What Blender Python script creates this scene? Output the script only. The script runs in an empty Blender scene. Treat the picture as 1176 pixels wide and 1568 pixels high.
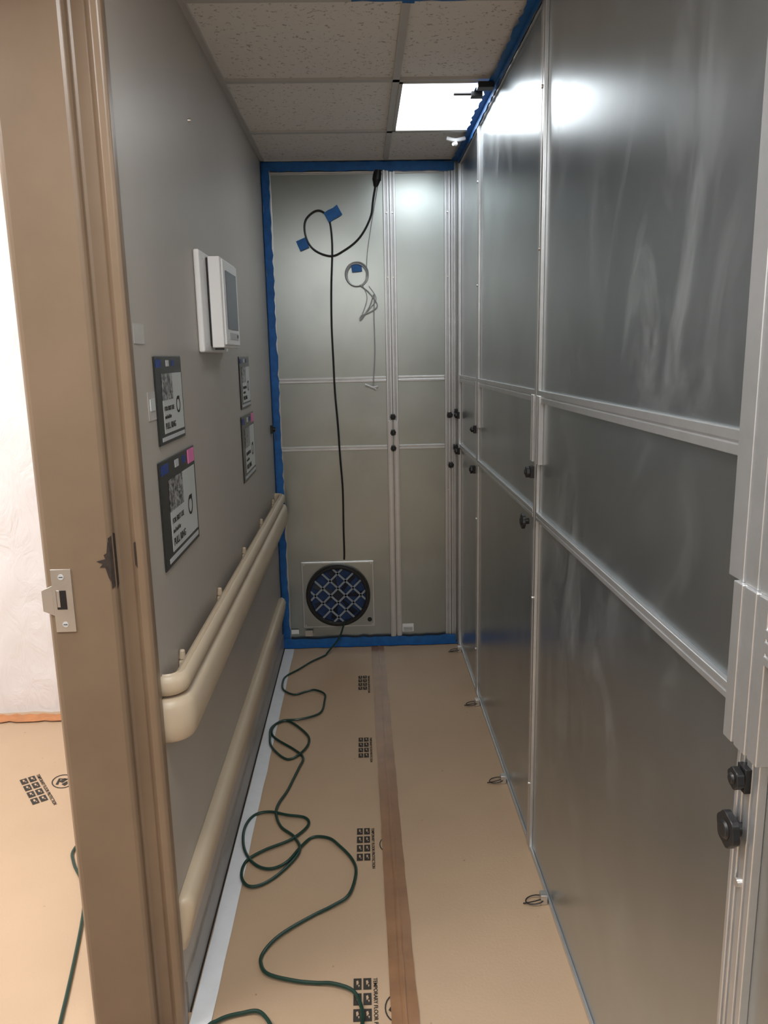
import bpy, bmesh, math, random
from mathutils import Vector, Matrix, noise
random.seed(7)
W=0.94; D=3.935; H=2.44
scene=bpy.context.scene
try:
    scene.view_settings.view_transform='Standard'
except Exception: pass

# ---------------------------------------------------------------- materials
def newmat(name):
    m=bpy.data.materials.new(name); m.use_nodes=True
    nt=m.node_tree; b=nt.nodes['Principled BSDF']
    return m,nt,b
def N(nt,t,**kw):
    n=nt.nodes.new(t)
    for k,v in kw.items(): setattr(n,k,v)
    return n
def coords(nt,scale=(1,1,1)):
    tc=N(nt,'ShaderNodeTexCoord'); mp=N(nt,'ShaderNodeMapping')
    mp.inputs['Scale'].default_value=scale
    nt.links.new(tc.outputs['Object'],mp.inputs['Vector']); return mp.outputs['Vector']
def ntex(nt,vec,scale,detail=4,rough=.6,dist=0):
    n=N(nt,'ShaderNodeTexNoise'); n.inputs['Scale'].default_value=scale
    n.inputs['Detail'].default_value=detail; n.inputs['Roughness'].default_value=rough
    n.inputs['Distortion'].default_value=dist
    nt.links.new(vec,n.inputs['Vector']); return n.outputs['Fac']
def ramp(nt,fac,stops):
    r=N(nt,'ShaderNodeValToRGB'); el=r.color_ramp.elements
    while len(el)<len(stops): el.new(.5)
    for e,(p,c) in zip(el,stops):
        e.position=p; e.color=(c[0],c[1],c[2],1) if isinstance(c,(tuple,list)) else (c,c,c,1)
    nt.links.new(fac,r.inputs['Fac']); return r.outputs['Color']
def bump(nt,b,h,strength=.2,dist=.01):
    bp=N(nt,'ShaderNodeBump'); bp.inputs['Strength'].default_value=strength; bp.inputs['Distance'].default_value=dist
    nt.links.new(h,bp.inputs['Height']); nt.links.new(bp.outputs['Normal'],b.inputs['Normal'])
def math_(nt,op,a,b_):
    n=N(nt,'ShaderNodeMath',operation=op)
    for i,v in enumerate((a,b_)):
        if isinstance(v,(int,float)): n.inputs[i].default_value=v
        else: nt.links.new(v,n.inputs[i])
    return n.outputs[0]
def mixc(nt,f,a,b_):
    n=N(nt,'ShaderNodeMix',data_type='RGBA')
    for s,v in ((n.inputs[0],f),(n.inputs[6],a),(n.inputs[7],b_)):
        if isinstance(v,(int,float)): s.default_value=v
        elif isinstance(v,tuple): s.default_value=(v[0],v[1],v[2],1)
        else: nt.links.new(v,s)
    return n.outputs[2]

def simple(name,col,rough=.5,metal=0,var=.08,vscale=8,bs=0,bscale=200,spec=.5):
    m,nt,b=newmat(name); v=coords(nt)
    f=ntex(nt,v,vscale)
    lo=tuple(c*(1-var) for c in col); hi=tuple(min(1,c*(1+var)) for c in col)
    nt.links.new(ramp(nt,f,[(.3,lo),(.7,hi)]),b.inputs['Base Color'])
    b.inputs['Roughness'].default_value=rough; b.inputs['Metallic'].default_value=metal
    b.inputs['Specular IOR Level'].default_value=spec
    if bs: bump(nt,b,ntex(nt,v,bscale,2),bs,.002)
    return m
def emis(name,col,s):
    m,nt,b=newmat(name); b.inputs['Base Color'].default_value=(*col,1)
    b.inputs['Emission Color'].default_value=(*col,1); b.inputs['Emission Strength'].default_value=s
    return m

M={}
M['wall']=simple('painted_wall_taupe',(.43,.39,.345),.38,var=.04,vscale=2,bs=.12,bscale=350)
M['wallwhite']=simple('painted_wall_white',(.58,.56,.53),.6,var=.03)
M['frame']=simple('door_frame_paint',(.20,.14,.092),.33,var=.08,vscale=5,bs=.05,bscale=120)
M['rail']=simple('vinyl_handrail_beige',(.56,.455,.33),.38,var=.03,bs=.05,bscale=500)
M['alu']=simple('anodised_aluminium',(.62,.63,.64),.33,metal=.8,var=.05,vscale=20)
M['black']=simple('black_plastic',(.012,.012,.013),.4)
M['cordblack']=simple('cord_rubber_black',(.015,.016,.016),.45)
M['cordgreen']=simple('cord_vinyl_green',(.010,.040,.028),.35)
M['bluetape']=simple('painters_tape_blue',(.012,.125,.38),.55,var=.2,vscale=25,bs=.4,bscale=60)
M['whiteplastic']=simple('white_plastic',(.84,.84,.84),.35,var=.02)
M['greyplastic']=simple('grey_plastic',(.5,.51,.52),.4,var=.03)
M['screen']=simple('lcd_screen',(.06,.075,.12),.25,var=.08,spec=.3)
M['ink']=simple('printed_ink_black',(.03,.025,.02),.7)
M['postblack']=simple('sign_black',(.02,.022,.022),.25)
M['postwhite']=simple('sign_paper_white',(.55,.57,.56),.3,var=.04)
M['pink']=simple('label_pink',(.75,.20,.42),.5)
M['bluelabel']=simple('label_blue',(.02,.05,.22),.4)
M['steel']=simple('stainless_steel',(.66,.64,.61),.3,metal=.85)
M['whitetape']=simple('white_tape',(.74,.76,.79),.45,var=.04,vscale=15)
M['tee']=simple('ceiling_tee_paint',(.56,.54,.51),.5,var=.03)
M['tan']=simple('brown_packing_tape',(.26,.13,.060),.28,var=.18,vscale=10,bs=.5,bscale=22)
M['orange']=simple('orange_tape',(.50,.20,.07),.4,var=.2,vscale=20,bs=.3,bscale=30)
M['chip']=simple('bare_metal_chip',(.03,.02,.015),.8,var=.4,vscale=90)
M['base']=simple('vinyl_base_grey',(.29,.265,.24),.4)
M['fanblue']=simple('fan_filter_blue',(.012,.04,.13),.6,var=.3,vscale=40)
M['fanblade']=simple('fan_blade_navy',(.005,.011,.028),.35,var=.2,vscale=40)
M['guard']=simple('guard_wire_grey',(.30,.34,.38),.4,metal=.2)
M['clearwire']=simple('grey_wire',(.50,.51,.52),.3,metal=.3)
M['sticker']=simple('clear_sticker',(.50,.47,.44),.15)
M['light']=emis('troffer_diffuser',(.93,.97,1.0),3.0)

m,nt,b=newmat('sign_photo_print'); v=coords(nt); f=ntex(nt,v,90,3)
nt.links.new(ramp(nt,f,[(.4,.04),(.62,.4)]),b.inputs['Base Color']); b.inputs['Roughness'].default_value=.3; M['photo']=m

def sheet(name,base,smudge,seed,rough=.26,metal=1.0):
    m,nt,b=newmat(name)
    tc=N(nt,'ShaderNodeTexCoord')
    def mp(s,loc=(0,0,0)):
        q=N(nt,'ShaderNodeMapping'); q.inputs['Scale'].default_value=s; q.inputs['Location'].default_value=loc
        nt.links.new(tc.outputs['Object'],q.inputs['Vector']); return q.outputs['Vector']
    vA=mp((1,1,.60),(seed,seed*2,seed*3)); vC=mp((1,1,1),(seed,0,0))
    cloud=ntex(nt,vC,2.2,3,.5,.5)
    sm=ntex(nt,vA,3.6,7,.60,1.6)
    gate=ntex(nt,vC,1.9,2,.5)
    msk=math_(nt,'MULTIPLY',ramp(nt,sm,[(.48,0.),(.80,1.)]),ramp(nt,gate,[(.40,0.),(.66,1.)]))
    msk=math_(nt,'MULTIPLY',msk,smudge)
    lo=tuple(c*.90 for c in base); hi=tuple(c*1.1 for c in base)
    col=ramp(nt,cloud,[(.3,lo),(.7,hi)])
    col=mixc(nt,msk,col,(.72,.75,.77))
    nt.links.new(col,b.inputs['Base Color'])
    r=math_(nt,'ADD',rough,math_(nt,'MULTIPLY',msk,.3))
    nt.links.new(r,b.inputs['Roughness'])
    met=math_(nt,'SUBTRACT',metal,math_(nt,'MULTIPLY',msk,.8)); nt.links.new(met,b.inputs['Metallic'])
    return m
M['sheet']=sheet('galvanised_sheet',(.465,.505,.525),.42,3.1,.285,.96)
M['sheetback']=sheet('galvanised_sheet_back',(.40,.435,.42),.2,8.4,.31,.97)

m,nt,b=newmat('kraft_board'); v=coords(nt)
c1=ntex(nt,v,1.3,3); c2=ntex(nt,v,140,2)
col=ramp(nt,c1,[(.3,(.45,.315,.205)),(.7,(.52,.37,.245))])
vor=N(nt,'ShaderNodeTexVoronoi'); vor.inputs['Scale'].default_value=16; nt.links.new(v,vor.inputs['Vector'])
sp=ramp(nt,vor.outputs['Distance'],[(.03,1.),(.06,0.)])
gate=ramp(nt,ntex(nt,v,7,2),[(.55,0.),(.6,1.)])
col=mixc(nt,math_(nt,'MULTIPLY',math_(nt,'MULTIPLY',sp,gate),.6),col,(.12,.07,.05))
nt.links.new(col,b.inputs['Base Color']); b.inputs['Roughness'].default_value=.45
h=math_(nt,'ADD',c2,math_(nt,'MULTIPLY',ntex(nt,v,4,2),3.)); bump(nt,b,h,.12,.004); M['card']=m

m,nt,b=newmat('acoustic_tile'); v=coords(nt)
sp=ntex(nt,v,75,3,.6); big=ntex(nt,v,230,2)
spm=ramp(nt,sp,[(.33,0.),(.40,1.)]); 
col=mixc(nt,spm,(.50,.46,.42),(.86,.825,.775))
nt.links.new(col,b.inputs['Base Color']); b.inputs['Roughness'].default_value=.9
bump(nt,b,math_(nt,'ADD',spm,math_(nt,'MULTIPLY',big,.4)),.3,.003); M['tile']=m

m,nt,b=newmat('white_poly_sheeting'); v=coords(nt,(1,1,.5))
nt.links.new(ramp(nt,ntex(nt,v,3,4,.6,.8),[(.3,(.72,.69,.70)),(.7,(.82,.80,.81))]),b.inputs['Base Color'])
b.inputs['Roughness'].default_value=.35; bump(nt,b,ntex(nt,v,9,4,.6,1.5),.5,.02); M['poly']=m

# ---------------------------------------------------------------- mesh builder
class MB:
    def __init__(s): s.bm=bmesh.new(); s.mats=[]
    def mi(s,k):
        if k not in s.mats: s.mats.append(k)
        return s.mats.index(k)
    def poly(s,pts,k):
        f=s.bm.faces.new([s.bm.verts.new(p) for p in pts]); f.material_index=s.mi(k); return f
    def box(s,x0,x1,y0,y1,z0,z1,k):
        i=s.mi(k); v=[s.bm.verts.new((x,y,z)) for x in(x0,x1) for y in(y0,y1) for z in(z0,z1)]
        for f in((0,1,3,2),(4,6,7,5),(0,4,5,1),(2,3,7,6),(0,2,6,4),(1,5,7,3)):
            q=s.bm.faces.new([v[j] for j in f]); q.material_index=i
    def prism(s,pts,fn,a,b,k,smooth=False):
        i=s.mi(k)
        A=[s.bm.verts.new(fn(u,v,a)) for u,v in pts]; B=[s.bm.verts.new(fn(u,v,b)) for u,v in pts]
        n=len(pts)
        for j in range(n):
            q=s.bm.faces.new((A[j],A[(j+1)%n],B[(j+1)%n],B[j])); q.material_index=i; q.smooth=smooth
        for L in (A[::-1],B):
            q=s.bm.faces.new(L); q.material_index=i
    def cyl(s,c,ax,r,h,k,seg=32,r2=None):
        ax=Vector(ax).normalized(); t=ax.orthogonal().normalized(); w=ax.cross(t); c=Vector(c); r2=r if r2 is None else r2
        i=s.mi(k)
        A=[s.bm.verts.new(c+(t*math.cos(a)+w*math.sin(a))*r) for a in [2*math.pi*j/seg for j in range(seg)]]
        B=[s.bm.verts.new(c+ax*h+(t*math.cos(a)+w*math.sin(a))*r2) for a in [2*math.pi*j/seg for j in range(seg)]]
        for j in range(seg):
            q=s.bm.faces.new((A[j],A[(j+1)%seg],B[(j+1)%seg],B[j])); q.material_index=i; q.smooth=True
        for L in (A[::-1],B):
            q=s.bm.faces.new(L); q.material_index=i
    def ring(s,c,ax,r0,r1,h,k,seg=64):
        ax=Vector(ax).normalized(); t=ax.orthogonal().normalized(); w=ax.cross(t); c=Vector(c); i=s.mi(k)
        R=[]
        for (r,o) in ((r0,0),(r1,0),(r1,h),(r0,h)):
            R.append([s.bm.verts.new(c+ax*o+(t*math.cos(a)+w*math.sin(a))*r) for a in [2*math.pi*j/seg for j in range(seg)]])
        for q in range(4):
            P,Q=R[q],R[(q+1)%4]
            for j in range(seg):
                f=s.bm.faces.new((P[j],P[(j+1)%seg],Q[(j+1)%seg],Q[j])); f.material_index=i; f.smooth=True
    def tube(s,pts,r,k,seg=8,close=False,sub=6):
        P=[Vector(p) for p in pts]; out=[]; n=len(P)
        rng=range(n) if close else range(n-1)
        for i in rng:
            g=(lambda j:P[j%n]) if close else (lambda j:P[max(0,min(n-1,j))])
            p0,p1,p2,p3=g(i-1),g(i),g(i+1),g(i+2)
            for q in range(sub):
                t=q/sub
                out.append(.5*((2*p1)+(p2-p0)*t+(2*p0-5*p1+4*p2-p3)*t*t+(3*p1-p0-3*p2+p3)*t**3))
        if not close: out.append(P[-1])
        m=len(out); i_=s.mi(k); rings=[]; prev=None
        for i in range(m):
            a=out[(i-1)%m] if (close or i>0) else out[i]; b=out[(i+1)%m] if (close or i<m-1) else out[i]
            d=(b-a); d=d.normalized() if d.length>1e-7 else Vector((0,0,1))
            if prev is None: nrm=d.orthogonal().normalized()
            else:
                nrm=prev-d*prev.dot(d); nrm=nrm.normalized() if nrm.length>1e-6 else d.orthogonal().normalized()
            prev=nrm; bb=d.cross(nrm)
            rings.append([s.bm.verts.new(out[i]+(nrm*math.cos(2*math.pi*j/seg)+bb*math.sin(2*math.pi*j/seg))*r) for j in range(seg)])
        for i in range(m if close else m-1):
            A,B=rings[i],rings[(i+1)%m]
            for j in range(seg):
                f=s.bm.faces.new((A[j],A[(j+1)%seg],B[(j+1)%seg],B[j])); f.material_index=i_; f.smooth=True
        if not close:
            for L in (rings[0][::-1],rings[-1]):
                f=s.bm.faces.new(L); f.material_index=i_
    def loft(s,rings,k):
        i_=s.mi(k); R=[[s.bm.verts.new(p) for p in r] for r in rings]; m_=len(R[0])
        for i in range(len(R)-1):
            for j in range(m_):
                f=s.bm.faces.new((R[i][j],R[i][(j+1)%m_],R[i+1][(j+1)%m_],R[i+1][j])); f.material_index=i_; f.smooth=True
        for L in (R[0],R[-1][::-1]):
            f=s.bm.faces.new(L); f.material_index=i_
    def strip(s,a,b,wdir,w,nrm,k,step=.03,jit=.003,lift=.0015):
        a,b,wd,nr=Vector(a),Vector(b),Vector(wdir),Vector(nrm); n=max(2,int((b-a).length/step)); i_=s.mi(k)
        rows=[]
        for i in range(n+1):
            p=a.lerp(b,i/n); row=[]
            for q in range(4):
                ww=w*q/3+(random.uniform(-jit,jit) if q in(0,3) else 0)
                if q==0: ww=max(ww,0)
                row.append(s.bm.verts.new(p+wd*ww+nr*(lift+random.uniform(0,.0012))))
            rows.append(row)
        for i in range(n):
            for q in range(3):
                f=s.bm.faces.new((rows[i][q],rows[i][q+1],rows[i+1][q+1],rows[i+1][q])); f.material_index=i_; f.smooth=True
    def done(s,name,parent=None,bevel=0,angle=35,seg=2):
        bmesh.ops.recalc_face_normals(s.bm,faces=s.bm.faces[:])
        me=bpy.data.meshes.new(name); s.bm.to_mesh(me); s.bm.free()
        for k in s.mats: me.materials.append(M[k])
        if angle and any(p.use_smooth for p in me.polygons):
            me.set_sharp_from_angle(angle=math.radians(angle))
        ob=bpy.data.objects.new(name,me); scene.collection.objects.link(ob)
        if bevel:
            md=ob.modifiers.new('bevel','BEVEL'); md.width=bevel; md.segments=seg; md.limit_method='ANGLE'
        if parent: ob.parent=parent
        return ob
def text(body,size,loc,X,Y,k,parent,ex=.0003,align='LEFT'):
    c=bpy.data.curves.new('txt','FONT'); c.body=body; c.size=size; c.extrude=ex; c.align_x=align; c.offset=size*.012
    o=bpy.data.objects.new('txt',c); scene.collection.objects.link(o)
    bpy.context.view_layer.update()
    me=bpy.data.meshes.new_from_object(o.evaluated_get(bpy.context.evaluated_depsgraph_get()))
    bpy.data.objects.remove(o); me.materials.clear(); me.materials.append(M[k])
    X,Y=Vector(X),Vector(Y); Z=X.cross(Y)
    mt=Matrix((X,Y,Z)).transposed().to_4x4(); mt.translation=Vector(loc)
    me.transform(mt)
    ob=bpy.data.objects.new('printed_text',me); scene.collection.objects.link(ob); ob.parent=parent
    return ob

# ---------------------------------------------------------------- room shell
b=MB(); b.box(-2.6,2.6,-3.3,4.1,-.1,0,'card'); b.done('floor')
b=MB(); b.box(-2.6,2.6,-3.3,4.1,H+.005,H+.1,'tile'); ceil=b.done('ceiling')
b=MB(); b.box(-.15,0,1.545,D+.1,0,H+.005,'wall'); wl=b.done('wall_left')
b=MB(); b.box(-.15,0,-.25,.56,0,H+.005,'wall'); b.box(-.15,0,.56,1.545,2.23,H+.005,'wall'); b.done('wall_left_near')
b=MB(); b.box(-2.6,-.15,3.26,3.34,0,H+.005,'wallwhite'); b.done('wall_side_room')
b=MB(); b.box(-2.68,-2.6,-3.3,3.34,0,H+.005,'wallwhite'); b.done('wall_west')
b=MB(); b.box(-2.6,2.6,-3.38,-3.3,0,H+.005,'wallwhite'); b.done('wall_south')
b=MB(); b.box(2.6,2.68,-3.3,.0,0,H+.005,'wallwhite'); b.done('wall_east')
b=MB(); b.box(W+.06,2.6,-.28,-.2,0,H+.005,'wallwhite'); b.done('wall_east_return')

XS=W+.008
b=MB(); b.box(XS,XS+.04,-.25,D+.1,0,H+.005,'sheet'); wr=b.done('wall_right')
b=MB(); b.box(-.0,XS+.04,D+.004,D+.05,0,H+.005,'sheetback'); wb=b.done('wall_back')

def prof(w,d,slots=(.5,),sw=.006,sd=.005):
    pts=[(0,0),(0,d)]
    for s_ in slots:
        c=s_*w
        pts+=[(c-sw/2,d),(c-sw/2,d-sd),(c+sw/2,d-sd),(c+sw/2,d)]
    pts+=[(w,d),(w,0)]
    return pts
fr=MB()
def rpost(y0,w,z0,z1,d=.014,slots=(.5,),k='alu'):
    fr.prism(prof(w,d,slots),lambda u,v,t:(XS-v,y0+u,t),z0,z1,k)
def rrail(z0,h,y0,y1,d=.012,slots=(.5,)):
    fr.prism(prof(h,d,slots,.004,.003),lambda u,v,t:(XS-v,t,z0+u),y0,y1,'alu')
for yc in (2.16,3.28):
    rpost(yc-.022,.044,0.,1.41,.009,(.5,))
    rpost(yc-.024,.020,1.41,2.42,.010,()); rpost(yc+.002,.022,1.41,2.42,.010,())
    rpost(yc-.052,.03,1.22,1.41,.014,(.5,)); rpost(yc+.024,.03,1.22,1.41,.014,(.5,))
rpost(3.87,.06,0,2.42,.014,(.3,.65))
for (a,c) in ((.93,2.138),(2.182,3.258),(3.302,3.87)):
    rrail(1.390,.034,a,c,.010); rrail(1.058,.024,a,c,.010)
    rrail(0.0,.014,a,c,.007,()); rrail(2.405,.02,a,c,.008)
# near telescoping frame
rpost(.865,.105,1.235,2.42,.018,(.25,.6))
rpost(.855,.088,1.02,1.235,.024,(.30,.7))
rpost(.866,.058,0,1.02,.012,(.25,.6,.8))
rrail(1.155,.045,-.2,.856,.026,(.3,.7)); rrail(1.392,.036,-.2,.87,.012); rrail(0,.02,-.2,.90,.01)
rpost(-.24,.05,0,2.42,.014)
fr.done('aluminium_frame',wr,bevel=.0012)
fr=MB(); YB=D+.004
def bpost(x0,w,z0,z1,d=.014,slots=(.5,)):
    fr.prism(prof(w,d,slots),lambda u,v,t:(x0+u,YB-v,t),z0,z1,'alu')
def brail(z0,h,x0,x1,d=.010):
    fr.prism(prof(h,d,(.5,),.004,.003),lambda u,v,t:(t,YB-v,z0+u),x0,x1,'alu')
bpost(.030,.013,.02,2.42,.006,())
bpost(.578,.028,.02,2.42,.014,(.5,)); bpost(.609,.028,.02,2.42,.014,(.5,))
bpost(.583,.018,.02,1.2,.018,()); bpost(.614,.018,.02,1.2,.018,())
bpost(.872,.030,.02,2.42,.014,(.5,)); bpost(.904,.022,.02,2.42,.014,(.5,))
for a,c in((.034,.578),(.637,.872)):
    brail(1.397,.026,a,c); brail(1.054,.022,a,c); brail(2.378,.012,a,c,.008)
fr.done('aluminium_frame',wb,bevel=.0012)

def knob(mb,p,ax,r,lobes=6,stem=.02):
    ax=Vector(ax); t=ax.orthogonal().normalized(); w=ax.cross(t); p=Vector(p)
    mb.cyl(p,ax,r*.42,stem,'black',16)
    pts=[]
    for j in range(48):
        a=2*math.pi*j/48; rr=r*(1-.10*(.5+.5*math.cos(lobes*a))**1)
        pts.append((rr*math.cos(a),rr*math.sin(a)))
    mb.prism(pts,lambda u,v,q:p+ax*(stem+q)+t*u+w*v,0,.010,'black',True)
    mb.cyl(p+ax*(stem+.010),ax,r*.55,.004,'black',20,r*.4)
kb=MB()
for (y,z,r) in ((2.235,1.035,.023),(2.185,1.19,.016),(3.33,1.03,.018),(3.31,1.207,.012),(3.87,1.045,.016),(3.88,1.224,.014),(.905,.903,.025),(.895,.983,.015)):
    if r<.023: kb.box(XS-.020,XS-.008,y-.011,y+.011,z-.017,z+.017,'black')
    knob(kb,(XS-.008,y,z),(-1,0,0),r,stem=.013)
kb.done('clamp_knobs',wr,bevel=.001)
kb=MB()
for (x,z,r) in ((.607,1.22,.015),(.607,1.141,.015),(.607,1.061,.015),(.895,1.224,.015),(.93,1.24,.014),(.90,.969,.015),(.925,1.06,.014)):
    kb.box(x-.010,x+.010,YB-.024,YB-.012,z-.014,z+.014,'black')
    knob(kb,(x,YB-.012,z),(0,-1,0),r,stem=.016)
kb.done('clamp_knobs',wb,bevel=.001)
kb=MB()
for z in (.25,.84,1.9,2.2):
    for x in(.593,.622,.887): kb.cyl((x,YB-.014,z),(0,-1,0),.004,.003,'steel',12)
for y in(2.16,3.28):
    for z in(.22,.82,1.8,2.2): kb.cyl((XS-.009,y,z),(-1,0,0),.005,.004,'steel',12)
kb.cyl((XS-.012,.895,.83),(-1,0,0),.006,.004,'steel',12)
kb.done('screws',wr)
kb=MB(); kb.box(.045,.085,YB-.012,YB-.010,.075,.098,'whiteplastic'); kb.box(.64,.70,YB-.003,YB-.001,.068,.112,'whiteplastic')
for i in range(4): kb.box(.645,.694,YB-.0036,YB-.003,.072+i*.006,.074+i*.006,'ink')
kb.done('labels',wb)

# ---------------------------------------------------------------- ceiling grid
b=MB()
def tee(x0,x1,y0,y1): b.box(x0,x1,y0,y1,H-.004,H+.006,'tee')
for x in (.5947,): tee(x-.012,x+.012,-3.2,D)
for x in (-.63,-1.24,-1.85,1.2,1.81): 
    tee(x-.012,x+.012,-3.2,3.2 if x<0 else -.3)
for y in (3.457,2.847,2.237,1.627,1.017,.407,-.203,-.813,-1.423,-2.033,-2.643):
    if y>-.1: tee(0.,W,y-.012,y+.012)
    else: tee(-2.6,2.6,y-.012,y+.012)
    if y>-.1 and y<3.2: tee(-2.6,-.15,y-.012,y+.012)
b.box(0,.018,1.56,D,H-.005,H+.006,'tee'); b.box(0,W,D-.018,D+.004,H-.005,H+.006,'tee')
b.done('ceiling_grid',ceil)
def troffer(name,x0,x1,y0,y1,k='light'):
    b=MB(); z=H+.001
    b.box(x0,x1,y0,y1,z-.001,z+.012,k)
    t=.012
    b.box(x0,x1,y0,y0+t,H-.006,H+.004,'tee'); b.box(x0,x1,y1-t,y1,H-.006,H+.004,'tee')
    b.box(x0,x0+t,y0,y1,H-.006,H+.004,'tee'); b.box(x1-t,x1,y0,y1,H-.006,H+.004,'tee')
    return b.done(name)
troffer('added_fill_panel',.607,W+.008,2.859,3.445)
troffer('added_fill_panel',.0,.58,.42,1.005)  # unseen glowing panel, added to brighten the left wall and floor
troffer('added_fill_panel',-.6,.58,-1.411,-.825)
troffer('added_fill_panel',.607,1.79,-1.411,-.825)
troffer('added_fill_panel',-1.84,-.65,.42,1.6)
def area(name,loc,sx,sy,power,col=(1,.97,.93)):
    l=bpy.data.lights.new(name,'AREA'); l.shape='RECTANGLE'; l.size=sx; l.size_y=sy; l.energy=power; l.color=col
    o=bpy.data.objects.new(name,l); scene.collection.objects.link(o); o.location=loc; return o
area('light_far',(.775,3.15,H-.012),.3,.56,3.0,(.90,.96,1))
area('added_fill_mid',(.29,.71,H-.012),.5,.5,17,(1,.99,.97))  # added fill lamp above the view, lifts left wall and floor
area('light_near',(.1,-1.12,H-.012),1.8,.56,38,(1,.99,.97))
area('light_side_room',(-1.25,1.6,H-.012),1.1,2.2,68,(1,.98,.96))

# ---------------------------------------------------------------- blue tape
k='bluetape'
b=MB()
b.strip((0.002,YB-.001,0.0),(0.002,YB-.001,H-.006),(1,0,0),.036,(0,-1,0),k,jit=.004,lift=.009)
b.strip((0.0,D-.04,.02),(0.0,D-.04,H-.01),(0,1,0),.04,(1,0,0),k,jit=.006,lift=.003)
b.strip((0.01,YB-.001,H-.006),(W-.02,YB-.001,H-.012),(0,0,-1),.042,(0,-1,0),k,jit=.004,lift=.016)
b.strip((0.0,D,H-.006),(W,D,H-.006),(0,-1,0),.018,(0,0,-1),k,jit=.005,lift=.003)
b.strip((0.0,YB-.001,.0),(W-.015,YB-.001,.0),(0,0,1),.050,(0,-1,0),k,jit=.005,lift=.019)
b.strip((0.0,D-.004,.002),(W,D-.004,.002),(0,-1,0),.03,(0,0,1),k,jit=.004,lift=.002)
def piece(cx,cz,w,h,rot):
    c,s_=math.cos(rot),math.sin(rot)
    a=Vector((cx-w/2*c,YB-.003,cz-w/2*s_)); e=Vector((cx+w/2*c,YB-.003,cz+w/2*s_))
    b.strip(a-Vector((-s_,0,c))*h/2,e-Vector((-s_,0,c))*h/2,(-s_,0,c),h,(0,-1,0),k,step=.02,jit=.002,lift=.012)
piece(.336,2.198,.075,.05,.5); piece(.185,2.06,.05,.05,-1.2); piece(.443,1.945,.05,.035,.1)
b.done('painters_tape',wb)
b=MB()
b.strip((W+.002,1.4,H-.008),(W+.002,D-.03,H-.008),(-1,0,0),.032,(0,0,-1),k,jit=.006,lift=.004)
b.strip((XS-.010,1.4,H-.01),(XS-.010,D-.03,H-.01),(0,0,-1),.024,(-1,0,0),k,jit=.005,lift=.003)
b.strip((.45,2.235,H-.006),(.75,2.235,H-.006),(0,-1,0),.05,(0,0,-1),k,jit=.006,lift=.003)
b.strip((.58,2.24,H-.008),(.58,2.05,H-.008),(1,0,0),.04,(0,0,-1),k,jit=.006,lift=.003)
b.strip((.87,2.93,H-.009),(.94,2.93,H-.009),(0,-1,0),.05,(0,0,-1),k,jit=.006,lift=.006)
b.done('painters_tape')
b=MB(); b.strip((-1.25,3.212,1.86),(-1.06,3.212,1.86),(0,0,1),.05,(0,-1,0),k)
b.done('painters_tape')

# ---------------------------------------------------------------- cardboard seam tape + prints
b=MB(); b.strip((.470,3.90,.0015),(.486,1.0,.0015),(1,0,0),.066,(0,0,1),'tan',step=.05,jit=.0015,lift=.001)
b.strip((.505,3.90,.0035),(.510,1.0,.0035),(1,0,0),.012,(0,0,1),'tan',step=.05,jit=.002,lift=.002)
seam=b.done('packing_tape_strip')
def printblock(px,py,s,parent,rot=0,full=True):
    R=Matrix.Rotation(rot,3,'Z')
    b=MB()
    def P(u,v,z=.0016):
        q=R@Vector((u*s,-v*s,0)); return (px+q.x,py+q.y,z)
    for r_ in range(4):
        for c_ in range(2):
            u0=c_*.022; v0=r_*.042
            b.poly([P(u0,v0),P(u0+.018,v0),P(u0+.018,v0+.032),P(u0,v0+.032)],'ink')
            b.poly([P(u0+.006,v0+.008,.002),P(u0+.010,v0+.006,.002),P(u0+.012,v0+.014,.002),P(u0+.007,v0+.020,.002)],'card')
            b.poly([P(u0+.010,v0+.018,.002),P(u0+.014,v0+.020,.002),P(u0+.012,v0+.026,.002)],'card')
    if full:
        for a0 in range(24):
            a,a2=2*math.pi*a0/24,2*math.pi*(a0+1)/24
            cu,cv=.098,.085
            b.poly([P(cu+.030*math.cos(a),cv+.040*math.sin(a)),P(cu+.030*math.cos(a2),cv+.040*math.sin(a2)),P(cu+.027*math.cos(a2),cv+.036*math.sin(a2)),P(cu+.027*math.cos(a),cv+.036*math.sin(a))],'ink')
        for q in ([(.076,.09),(.092,.062),(.096,.066),(.082,.095)],[(.092,.062),(.120,.085),(.117,.090),(.094,.068)],[(.088,.078),(.106,.072),(.110,.082),(.094,.092)],[(.090,.098),(.108,.092),(.104,.108),(.094,.112)]):
            b.poly([P(*z) for z in q],'ink')
    o=b.done('print_marks',parent)
    X=R@Vector((0,-1,0)); Y=R@Vector((1,0,0))
    q=R@Vector((.045*s,0,0))
    text('TEMPORARY FLOOR PROTECTION',.0125*s,(px+q.x,py+q.y,.0016),X,Y,'ink',parent,.0002)
cb=bpy.data.objects.new('floor_board_printing',None); scene.collection.objects.link(cb)
printblock(.402,3.52,1.0,cb,0,False)
printblock(.404,2.90,1.0,cb,0,False); printblock(.400,2.285,1.05,cb,0,True); printblock(.394,1.66,1.1,cb,0,True)
printblock(-.86,2.66,1.3,cb,math.radians(35),True); printblock(-.85,2.02,1.3,cb,math.radians(35),True)

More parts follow.
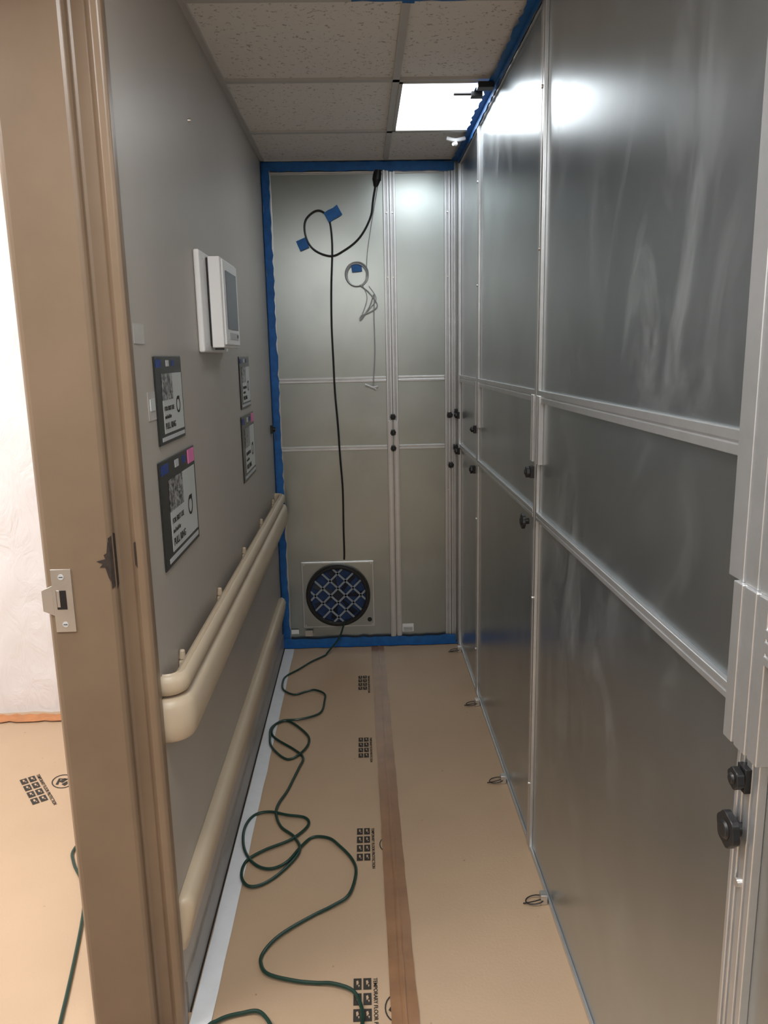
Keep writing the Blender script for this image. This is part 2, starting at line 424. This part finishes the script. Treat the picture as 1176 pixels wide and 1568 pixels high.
b=MB(); b.box(0,.005,1.58,D-.03,0,.085,'base'); b.box(0.005,.008,1.58,D-.03,0,.006,'black'); b.done('baseboard_left')
b=MB(); b.strip((.010,D-.04,.002),(.011,.6,.002),(1,0,0),.050,(0,0,1),'whitetape',step=.1,jit=.0015,lift=.001); b.done('trim_1')
b=MB(); i_=b.mi('poly'); nx,nz=60,50; V=[]
for a in range(nx+1):
    col=[]
    for c in range(nz+1):
        x=-2.55+a*(2.38)/nx; z=c*H/nz
        y=3.238+.012*noise.noise(Vector((x*5,z*2,0)))+.01*noise.noise(Vector((x*14,z*6,4)))
        col.append(b.bm.verts.new((x,min(y,3.255),z)))
    V.append(col)
for a in range(nx):
    for c in range(nz):
        f=b.bm.faces.new((V[a][c],V[a+1][c],V[a+1][c+1],V[a][c+1])); f.material_index=i_; f.smooth=True
b.done('plastic_sheeting')
b=MB(); b.strip((-2.5,3.13,.002),(-.2,3.13,.002),(0,1,0),.075,(0,0,1),'orange',jit=.012,lift=.004)
b.strip((-2.5,3.08,.002),(-1.10,2.98,.002),(0,1,0),.045,(0,0,1),'whitetape',jit=.01)
b.strip((-2.5,3.05,.002),(-1.14,2.90,.002),(0,1,0),.03,(0,0,1),'orange',jit=.008)
b.done('orange_edge_tape')

# ---------------------------------------------------------------- door frame
b=MB()
pr=[(-.200,1.527),(-.192,1.517),(-.184,1.515),(-.066,1.515),(-.059,1.518),(-.056,1.524),(-.056,1.538),(-.050,1.541),(-.026,1.541),(-.019,1.533),(-.012,1.526),(.001,1.525),(.007,1.529),(.008,1.536),(.008,1.552),(.0,1.556),(.0,1.545),(-.15,1.545),(-.15,1.58),(-.200,1.58)]
b.prism(pr,lambda u,v,t:(u,v,t),0,2.30,'frame')
pr2=[(u,.56+(1.545-v)) for u,v in pr]
b.prism(pr2,lambda u,v,t:(u,v,t),0,2.30,'frame')
b.box(-.20,.008,.59,1.515,2.24,2.30,'frame')
df=b.done('door_frame',bevel=.002,seg=3)
b=MB(); ys=1.5135
b.prism([(-.183,0),(-.143,0),(-.143,.132),(-.183,.132)],lambda u,v,t:(u,t,.987+v),ys-.001,ys+.0015,'steel')
b.prism([(-.183,.035),(-.205,.045),(-.205,.088),(-.183,.098)],lambda u,v,t:(u,t,.987+v),ys-.001,ys+.0015,'steel')
b.box(-.176,-.156,ys-.0018,ys-.0008,1.035,1.075,'black')
b.box(-.175,-.169,ys-.0022,ys-.0016,1.040,1.075,'steel')
for z in(1.003,1.103): b.cyl((-.163,ys-.001,z),(0,-1,0),.006,.0012,'greyplastic',16); b.box(-.167,-.159,ys-.0026,ys-.002,z-.0008,z+.0008,'black')
b.done('strike_plate',df,bevel=.0005)
b=MB()
ch=[(-.064,1.175),(-.068,1.15),(-.074,1.146),(-.071,1.138),(-.090,1.133),(-.077,1.128),(-.084,1.120),(-.073,1.121),(-.068,1.10),(-.064,1.09),(-.061,1.11),(-.061,1.16)]
b.poly([(x,1.5135,z) for x,z in ch],'chip')
b.poly([(-.0630,1.5140,1.18),(-.0565,1.5180,1.185),(-.0565,1.5180,1.08),(-.0630,1.5140,1.075)],'chip')
b.poly([(-.0555,1.524,1.19),(-.0555,1.537,1.185),(-.0555,1.537,1.08),(-.0555,1.524,1.07)],'chip')
b.poly([(-.018,1.5305,1.165),(-.013,1.5255,1.17),(-.013,1.5255,1.115),(-.018,1.5305,1.12)],'chip')
b.done('paint_chips',df)

# ---------------------------------------------------------------- handrails
def sweep(mb,path,profile,k):
    rings=[]; n=len(path)
    for i in range(n):
        a=Vector(path[max(0,i-1)]); c=Vector(path[min(n-1,i+1)]); d=(c-a).normalized()
        nr=Vector((d.y,-d.x)); p=Vector(path[i])
        rings.append([(max(0.0005,p.x+nr.x*u),p.y+nr.y*u,v) for u,v in profile])
    mb.loft(rings,k)
def rpath(xc,y0,y1,r):
    p=[(.001,y0)]
    for i in range(9):
        a=math.pi/2*i/8; p.append((xc-r+r*math.sin(a),y0+r-r*math.cos(a)))
    for i in range(1,12): p.append((xc,y0+r+(y1-y0-2*r)*i/12))
    for i in range(9):
        a=math.pi/2*i/8; p.append((xc-r+r*math.cos(a),y1-r+r*math.sin(a)))
    p.append((.001,y1)); return p
b=MB()
bp=[(-.012,.720),(.004,.706),(.016,.706),(.023,.716),(.026,.745),(.025,.785),(.017,.800),(.004,.804),(-.012,.802)]
gp=[(-.012,.806),(.002,.808),(.010,.813),(.016,.824),(.016,.840),(.011,.852),(.004,.856),(-.001,.850),(-.006,.856),(-.013,.853),(-.017,.844),(-.017,.820)]
sweep(b,rpath(.040,1.583,3.84,.034),bp,'rail'); sweep(b,rpath(.040,1.583,3.84,.034),gp,'rail')
hr=b.done('handrail',angle=50)
b=MB()
for y in (1.75,2.25,2.75,3.25,3.7):
    b.box(.001,.024,y-.014,y+.014,.765,.826,'rail'); b.cyl((.008,y,.826),(0,0,1),.009,.024,'rail',16,.006)
b.done('brackets',hr,bevel=.003)
b=MB()
lp=[(.0005,.312),(.016,.316),(.029,.309),(.036,.290),(.033,.262),(.022,.215),(.012,.178),(.0005,.172)]
ys_=[(1.565,.30),(1.568,.6),(1.575,.85),(1.585,.97),(1.60,1.0)]+[(1.6+2.2*i/8,1.0) for i in range(1,9)]+[(3.815,.97),(3.825,.85),(3.832,.5)]
b.loft([[(max(.0005,x*s_),y,z if s_>.9 else .245+(z-.245)*(.80+.2*s_)) for x,z in lp] for y,s_ in ys_],'rail'); b.done('bumper_rail',angle=50)

# ---------------------------------------------------------------- wall monitor
b=MB()
b.box(.0005,.018,2.213,2.60,1.545,1.822,'whiteplastic'); wm=b.done('wall_pressure_monitor',bevel=.006,seg=4)
b=MB()
b.box(.018,.024,2.30,2.565,1.562,1.81,'black'); b.box(.024,.058,2.295,2.57,1.558,1.812,'whiteplastic'); b.box(.058,.064,2.31,2.56,1.566,1.806,'whiteplastic'); b.done('housing',wm,bevel=.004,seg=3)
b=MB(); b.box(.0635,.0655,2.345,2.530,1.612,1.778,'screen'); b.box(.064,.0655,2.36,2.52,1.583,1.602,'greyplastic')
b.box(.0645,.0665,2.50,2.515,1.588,1.598,'black'); b.box(.03,.05,2.30,2.34,1.552,1.558,'black')
b.cyl((.018,2.25,1.80),(1,0,0),.003,.001,'steel',12); b.cyl((.018,2.25,1.57),(1,0,0),.003,.001,'steel',12)
b.done('screen',wm)

# ---------------------------------------------------------------- signs
def sign(y0,y1,z0,z1,big,pink):
    w=y1-y0; h=z1-z0
    b=MB(); b.box(.0005,.004,y0,y1,z0,z1,'postblack'); o=b.done('instruction_sign',bevel=.002)
    b=MB()
    def q(u0,u1,v0,v1,k,x=.0046): b.box(.003,x,y0+w*u0,y0+w*u1,z0+h*v0,z0+h*v1,k)
    q(.20,.96,.12,.80,'postwhite'); q(.20,.58,.50,.80,'photo',.0050)
    q(.10,.96,.04,.085,'greyplastic',.0048)
    q(.05,.22,.87,.96,'bluelabel',.005); q(.40,.50,.88,.95,'greyplastic',.005); q(.62,.70,.88,.95,'bluelabel',.005)
    if pink: q(.78,.97,.84,.98,'pink',.0056)
    b.ring((.0048,y0+w*.76,z0+h*.42),(1,0,0),h*.075,h*.10,.0005,'ink',32)
    b.box(.004,.0052,y0+w*.74,y0+w*.82,z0+h*.48,z0+h*.52,'ink')
    b.done('artwork',o)
    X,Y=(0,1,0),(0,0,1)
    text('FOR FIRST USE',h*.07,(.0052,y0+w*.23,z0+h*.38),X,Y,'ink',o)
    text('PULL RING',h*.10,(.0052,y0+w*.23,z0+h*.17),X,Y,'ink',o)
    text('and hold for',h*.06,(.0052,y0+w*.23,z0+h*.29),X,Y,'ink',o)
    return o
sign(1.712,1.965,1.338,1.536,0,False); sign(1.684,2.045,1.058,1.306,1,True)
sign(2.905,3.157,1.338,1.533,0,False); sign(2.880,3.205,1.064,1.313,1,True)
b=MB(); b.box(.0005,.0015,1.585,1.66,1.56,1.60,'sticker'); b.box(.0005,.003,1.665,1.70,1.42,1.445,'postwhite'); b.box(.0005,.0015,1.65,1.71,1.40,1.46,'sticker'); b.done('clear_tape_patch',wl)
b=MB(); b.cyl((0,2.27,2.16),(1,0,0),.005,.008,'steel',12,.003); b.done('wall_anchor_screw',wl)
b=MB(); b.box(0.001,.012,3.80,3.83,1.16,1.20,'black'); b.cyl((.012,3.815,1.18),(1,0,0),.012,.012,'black',16); b.done('clamp_knob',wl)

# ---------------------------------------------------------------- fan
b=MB(); fy=YB
b.box(.111,.492,fy-.008,fy,.107,.467,'alu'); fan=b.done('ventilation_fan',bevel=.0015)
b=MB(); b.box(.118,.485,fy-.0095,fy-.008,.114,.460,'sheetback'); b.done('plate',fan)
b=MB(); c=(.301,fy-.009,.287)
b.ring(c,(0,-1,0),.146,.170,.020,'black'); b.ring((c[0],c[1]-.018,c[2]),(0,-1,0),.150,.162,.008,'black')
b.cyl((c[0],c[1],c[2]),(0,-1,0),.148,.003,'fanblue',48)
b.done('housing',fan,bevel=.002)
b=MB()
yy=c[1]-.012
for j in range(7):
    a=2*math.pi*j/7
    P=[(.03,-.25),(.135,-.10),(.138,.16),(.03,.15)]
    b.poly([(c[0]+r*math.cos(a+t),c[1]-.005-(.004 if t>0 else 0),c[2]+r*math.sin(a+t)) for r,t in P],'fanblade')
b.cyl((c[0],c[1]-.004,c[2]),(0,-1,0),.035,.006,'fanblade',24)
b.done('blades',fan)
b=MB()
for s_ in(1,-1):
    for o_ in(-.085,-.028,.028,.085):
        L=math.sqrt(.147**2-o_**2); d=Vector((1,0,s_)).normalized(); n_=Vector((-s_,0,1)).normalized()
        a=Vector((c[0],yy,c[2]))+n_*o_
        p,q=a-d*L,a+d*L; hw=.0050
        i_=b.mi('guard')
        vs=[b.bm.verts.new(z) for z in (p-n_*hw,q-n_*hw,q+n_*hw,p+n_*hw)]
        vs2=[b.bm.verts.new(z.co+Vector((0,-.004,0))) for z in vs]
        b.bm.faces.new(vs).material_index=i_; b.bm.faces.new(vs2).material_index=i_
        for j in range(4): b.bm.faces.new((vs[j],vs[(j+1)%4],vs2[(j+1)%4],vs2[j])).material_index=i_
b.done('guard',fan)
b=MB()
for (x,z) in((.125,.12),(.478,.12),(.125,.454),(.478,.454)): b.cyl((x,fy-.008,z),(0,-1,0),.004,.003,'steel',12)
b.cyl((.465,fy-.008,.145),(0,-1,0),.012,.004,'black',20); b.box(.12,.16,fy-.026,fy-.018,.065,.095,'steel'); b.done('fasteners',fan)

# ---------------------------------------------------------------- cords
yw=YB-.008
wc=[(.545,2.33),(.531,2.26),(.519,2.189),(.485,2.12),(.443,2.070),(.385,2.03),(.330,2.005),(.275,2.015),(.230,2.043),(.205,2.085),(.196,2.134),(.205,2.175),(.236,2.205),(.265,2.215),(.289,2.207),(.312,2.185),(.322,2.147),(.327,2.08),(.326,2.011),(.316,1.85),(.312,1.671),(.315,1.50),(.318,1.351),(.328,1.18),(.334,1.020),(.342,.85),(.340,.65),(.340,.52),(.338,.478)]
b=MB()
pts=[(x,yw-(.012 if 1.0<z<1.46 else 0),z) for x,z in wc]
b.tube(pts,.0048,'cordblack',8)
b.cyl((.545,yw,2.32),(.15,0,1),.010,.03,'black',16,.019); b.cyl((.5495,yw,2.349),(.15,0,1),.021,.035,'black',20,.019)
b.cyl((.555,yw,2.384),(.15,0,1),.017,.008,'black',20)
b.done('power_cord')
b=MB()
fl=[(.337,yw-.030,.150,1),(.325,yw-.036,.125,1),(.30,3.86,.07,1),(.24,3.80,.015,1),(.227,3.78,.008,1),(.16,3.69),(.105,3.602),(.055,3.54),(.042,3.475),(.052,3.37),(.106,3.317),(.16,3.345),(.200,3.353),(.246,3.31),(.25,3.246),(.236,3.118),(.155,3.062),(.08,3.06),(.040,3.00),(.042,2.92),(.060,2.831),(.129,2.738),(.184,2.785),(.205,2.88),(.167,2.974),(.099,3.056),(.05,3.013),(.055,2.92),(.148,2.813),(.19,2.74),(.18,2.663),(.165,2.59),(.150,2.510),(.128,2.43),(.125,2.372),(.15,2.30),(.200,2.235),(.220,2.16),(.171,2.067),(.12,2.015),(.080,2.010),(.055,2.059),(.060,2.130),(.110,2.175),(.19,2.225),(.238,2.30),(.225,2.345),(.165,2.360),(.10,2.385),(.050,2.370),(.030,2.289),(.045,2.185),(.085,2.115),(.135,2.085),(.185,2.11),(.225,2.19),(.259,2.238),(.31,2.225),(.345,2.183),(.385,2.12),(.398,2.054),(.379,1.956),(.335,1.915),(.281,1.882),(.22,1.83),(.182,1.79),(.158,1.75),(.156,1.715),(.179,1.675),(.246,1.652),(.300,1.645),(.343,1.637),(.39,1.615),(.410,1.58),(.416,1.527),(.40,1.42),(.34,1.36),(.25,1.40),(.215,1.50),(.175,1.56),(.13,1.563),(.08,1.545),(.05,1.50),(.04,1.3),(.06,1.0)]
fp=[]
for i,p in enumerate(fl):
    if len(p)==4: fp.append(p[:3])
    else: fp.append((p[0],p[1],.0065+.005*abs(math.sin(i*.9))))
b.tube(fp,.0048,'cordgreen',8)
b.done('extension_cord')
b=MB(); b.tube([(-.25,1.3,.006),(-.32,1.7,.006),(-.39,2.00,.006),(-.475,2.15,.006),(-.50,2.22,.006),(-.47,2.30,.006),(-.38,2.36,.006),(-.3,2.3,.006)],.0048,'cordgreen',8)
b.done('extension_cord')
b=MB()
for j in range(6):
    r=.052+.003*math.sin(j*2.1); cc=(.443+.003*math.cos(j*3),1.915+.003*math.sin(j*2))
    b.tube([(cc[0]+r*math.cos(a),yw+.001-j*.0025,cc[1]+r*1.05*math.sin(a)) for a in [2*math.pi*q/14 for q in range(14)]],.0018,'clearwire',6,close=True,sub=3)
b.tube([(.572,yw-.004,2.42),(.55,yw-.004,2.30),(.52,yw-.006,2.15),(.497,yw-.008,2.02),(.49,yw-.010,1.93),(.485,yw-.010,1.88)],.0016,'clearwire',6)
b.tube([(.455,yw-.012,1.866),(.50,yw-.012,1.83),(.54,yw-.012,1.77),(.51,yw-.012,1.74),(.46,yw-.012,1.72),(.455,yw-.012,1.70),(.50,yw-.012,1.76),(.525,yw-.012,1.82),(.522,yw-.012,1.72),(.523,yw-.012,1.55),(.513,yw-.018,1.40),(.510,yw-.018,1.375)],.0026,'clearwire',6)
b.tube([(.47,yw-.010,1.865),(.49,yw-.010,1.80),(.455,yw-.010,1.70),(.49,yw-.010,1.74),(.535,yw-.010,1.80),(.50,yw-.010,1.862)],.0016,'clearwire',6)
b.tube([(.47,yw-.018,1.385),(.49,yw-.02,1.378),(.51,yw-.02,1.37),(.535,yw-.02,1.375)],.005,'whiteplastic',8)
b.tube([(.505,yw-.02,1.372),(.525,yw-.02,1.36)],.004,'whiteplastic',8)
b.done('wire_coil')

for (y) in (3.795,3.165,2.535,1.907):
    b=MB(); x=.905
    b.tube([(x+.026*math.cos(a),y+.018*math.sin(a),.006+.008*(1+math.cos(a))/2) for a in [2*math.pi*q/12 for q in range(12)]],.0020,'black',6,close=True,sub=3)
    b.tube([(x-.035,y-.006,.004),(x,y-.008,.012),(x+.030,y-.006,.02)],.0020,'black',6)
    b.box(x+.014,x+.033,y-.012,y+.012,.001,.03,'steel')
    b.done('wire_clip',bevel=.001)
b=MB()
b.cyl((.80,2.93,H-.022),(1,0,0),.005,.10,'black',10); b.box(.86,.90,2.915,2.945,H-.034,H-.016,'black')
b.box(.87,.925,2.82,2.86,H-.034,H-.016,'black')
b.done('spring_clamp',bevel=.002)
b=MB(); b.tube([(.84,3.50,H-.02),(.875,3.49,H-.03),(.915,3.50,H-.02)],.008,'whiteplastic',8); b.tube([(.87,3.52,H-.016),(.875,3.47,H-.05),(.86,3.45,H-.055)],.007,'whiteplastic',8); b.done('spring_clamp')

# ---------------------------------------------------------------- world + camera
w=bpy.data.worlds.new('world'); scene.world=w; w.use_nodes=True
w.node_tree.nodes['Background'].inputs[0].default_value=(.8,.85,.9,1); w.node_tree.nodes['Background'].inputs[1].default_value=.3
th,ya,ro=.2007,.0261,-.0201
fwd=Vector((math.sin(ya)*math.cos(th),math.cos(ya)*math.cos(th),-math.sin(th)))
r=Vector((math.cos(ya),-math.sin(ya),0)); u=r.cross(fwd)
r2=r*math.cos(ro)+u*math.sin(ro); u2=-r*math.sin(ro)+u*math.cos(ro)
cam=bpy.data.cameras.new('camera'); co=bpy.data.objects.new('camera',cam); scene.collection.objects.link(co)
mt=Matrix((r2,u2,-fwd)).transposed().to_4x4(); mt.translation=Vector((.4501,0,1.5278)); co.matrix_world=mt
cam.sensor_fit='VERTICAL'; cam.sensor_height=36; cam.lens=1181.185/1568*36; cam.clip_start=.02
scene.camera=co
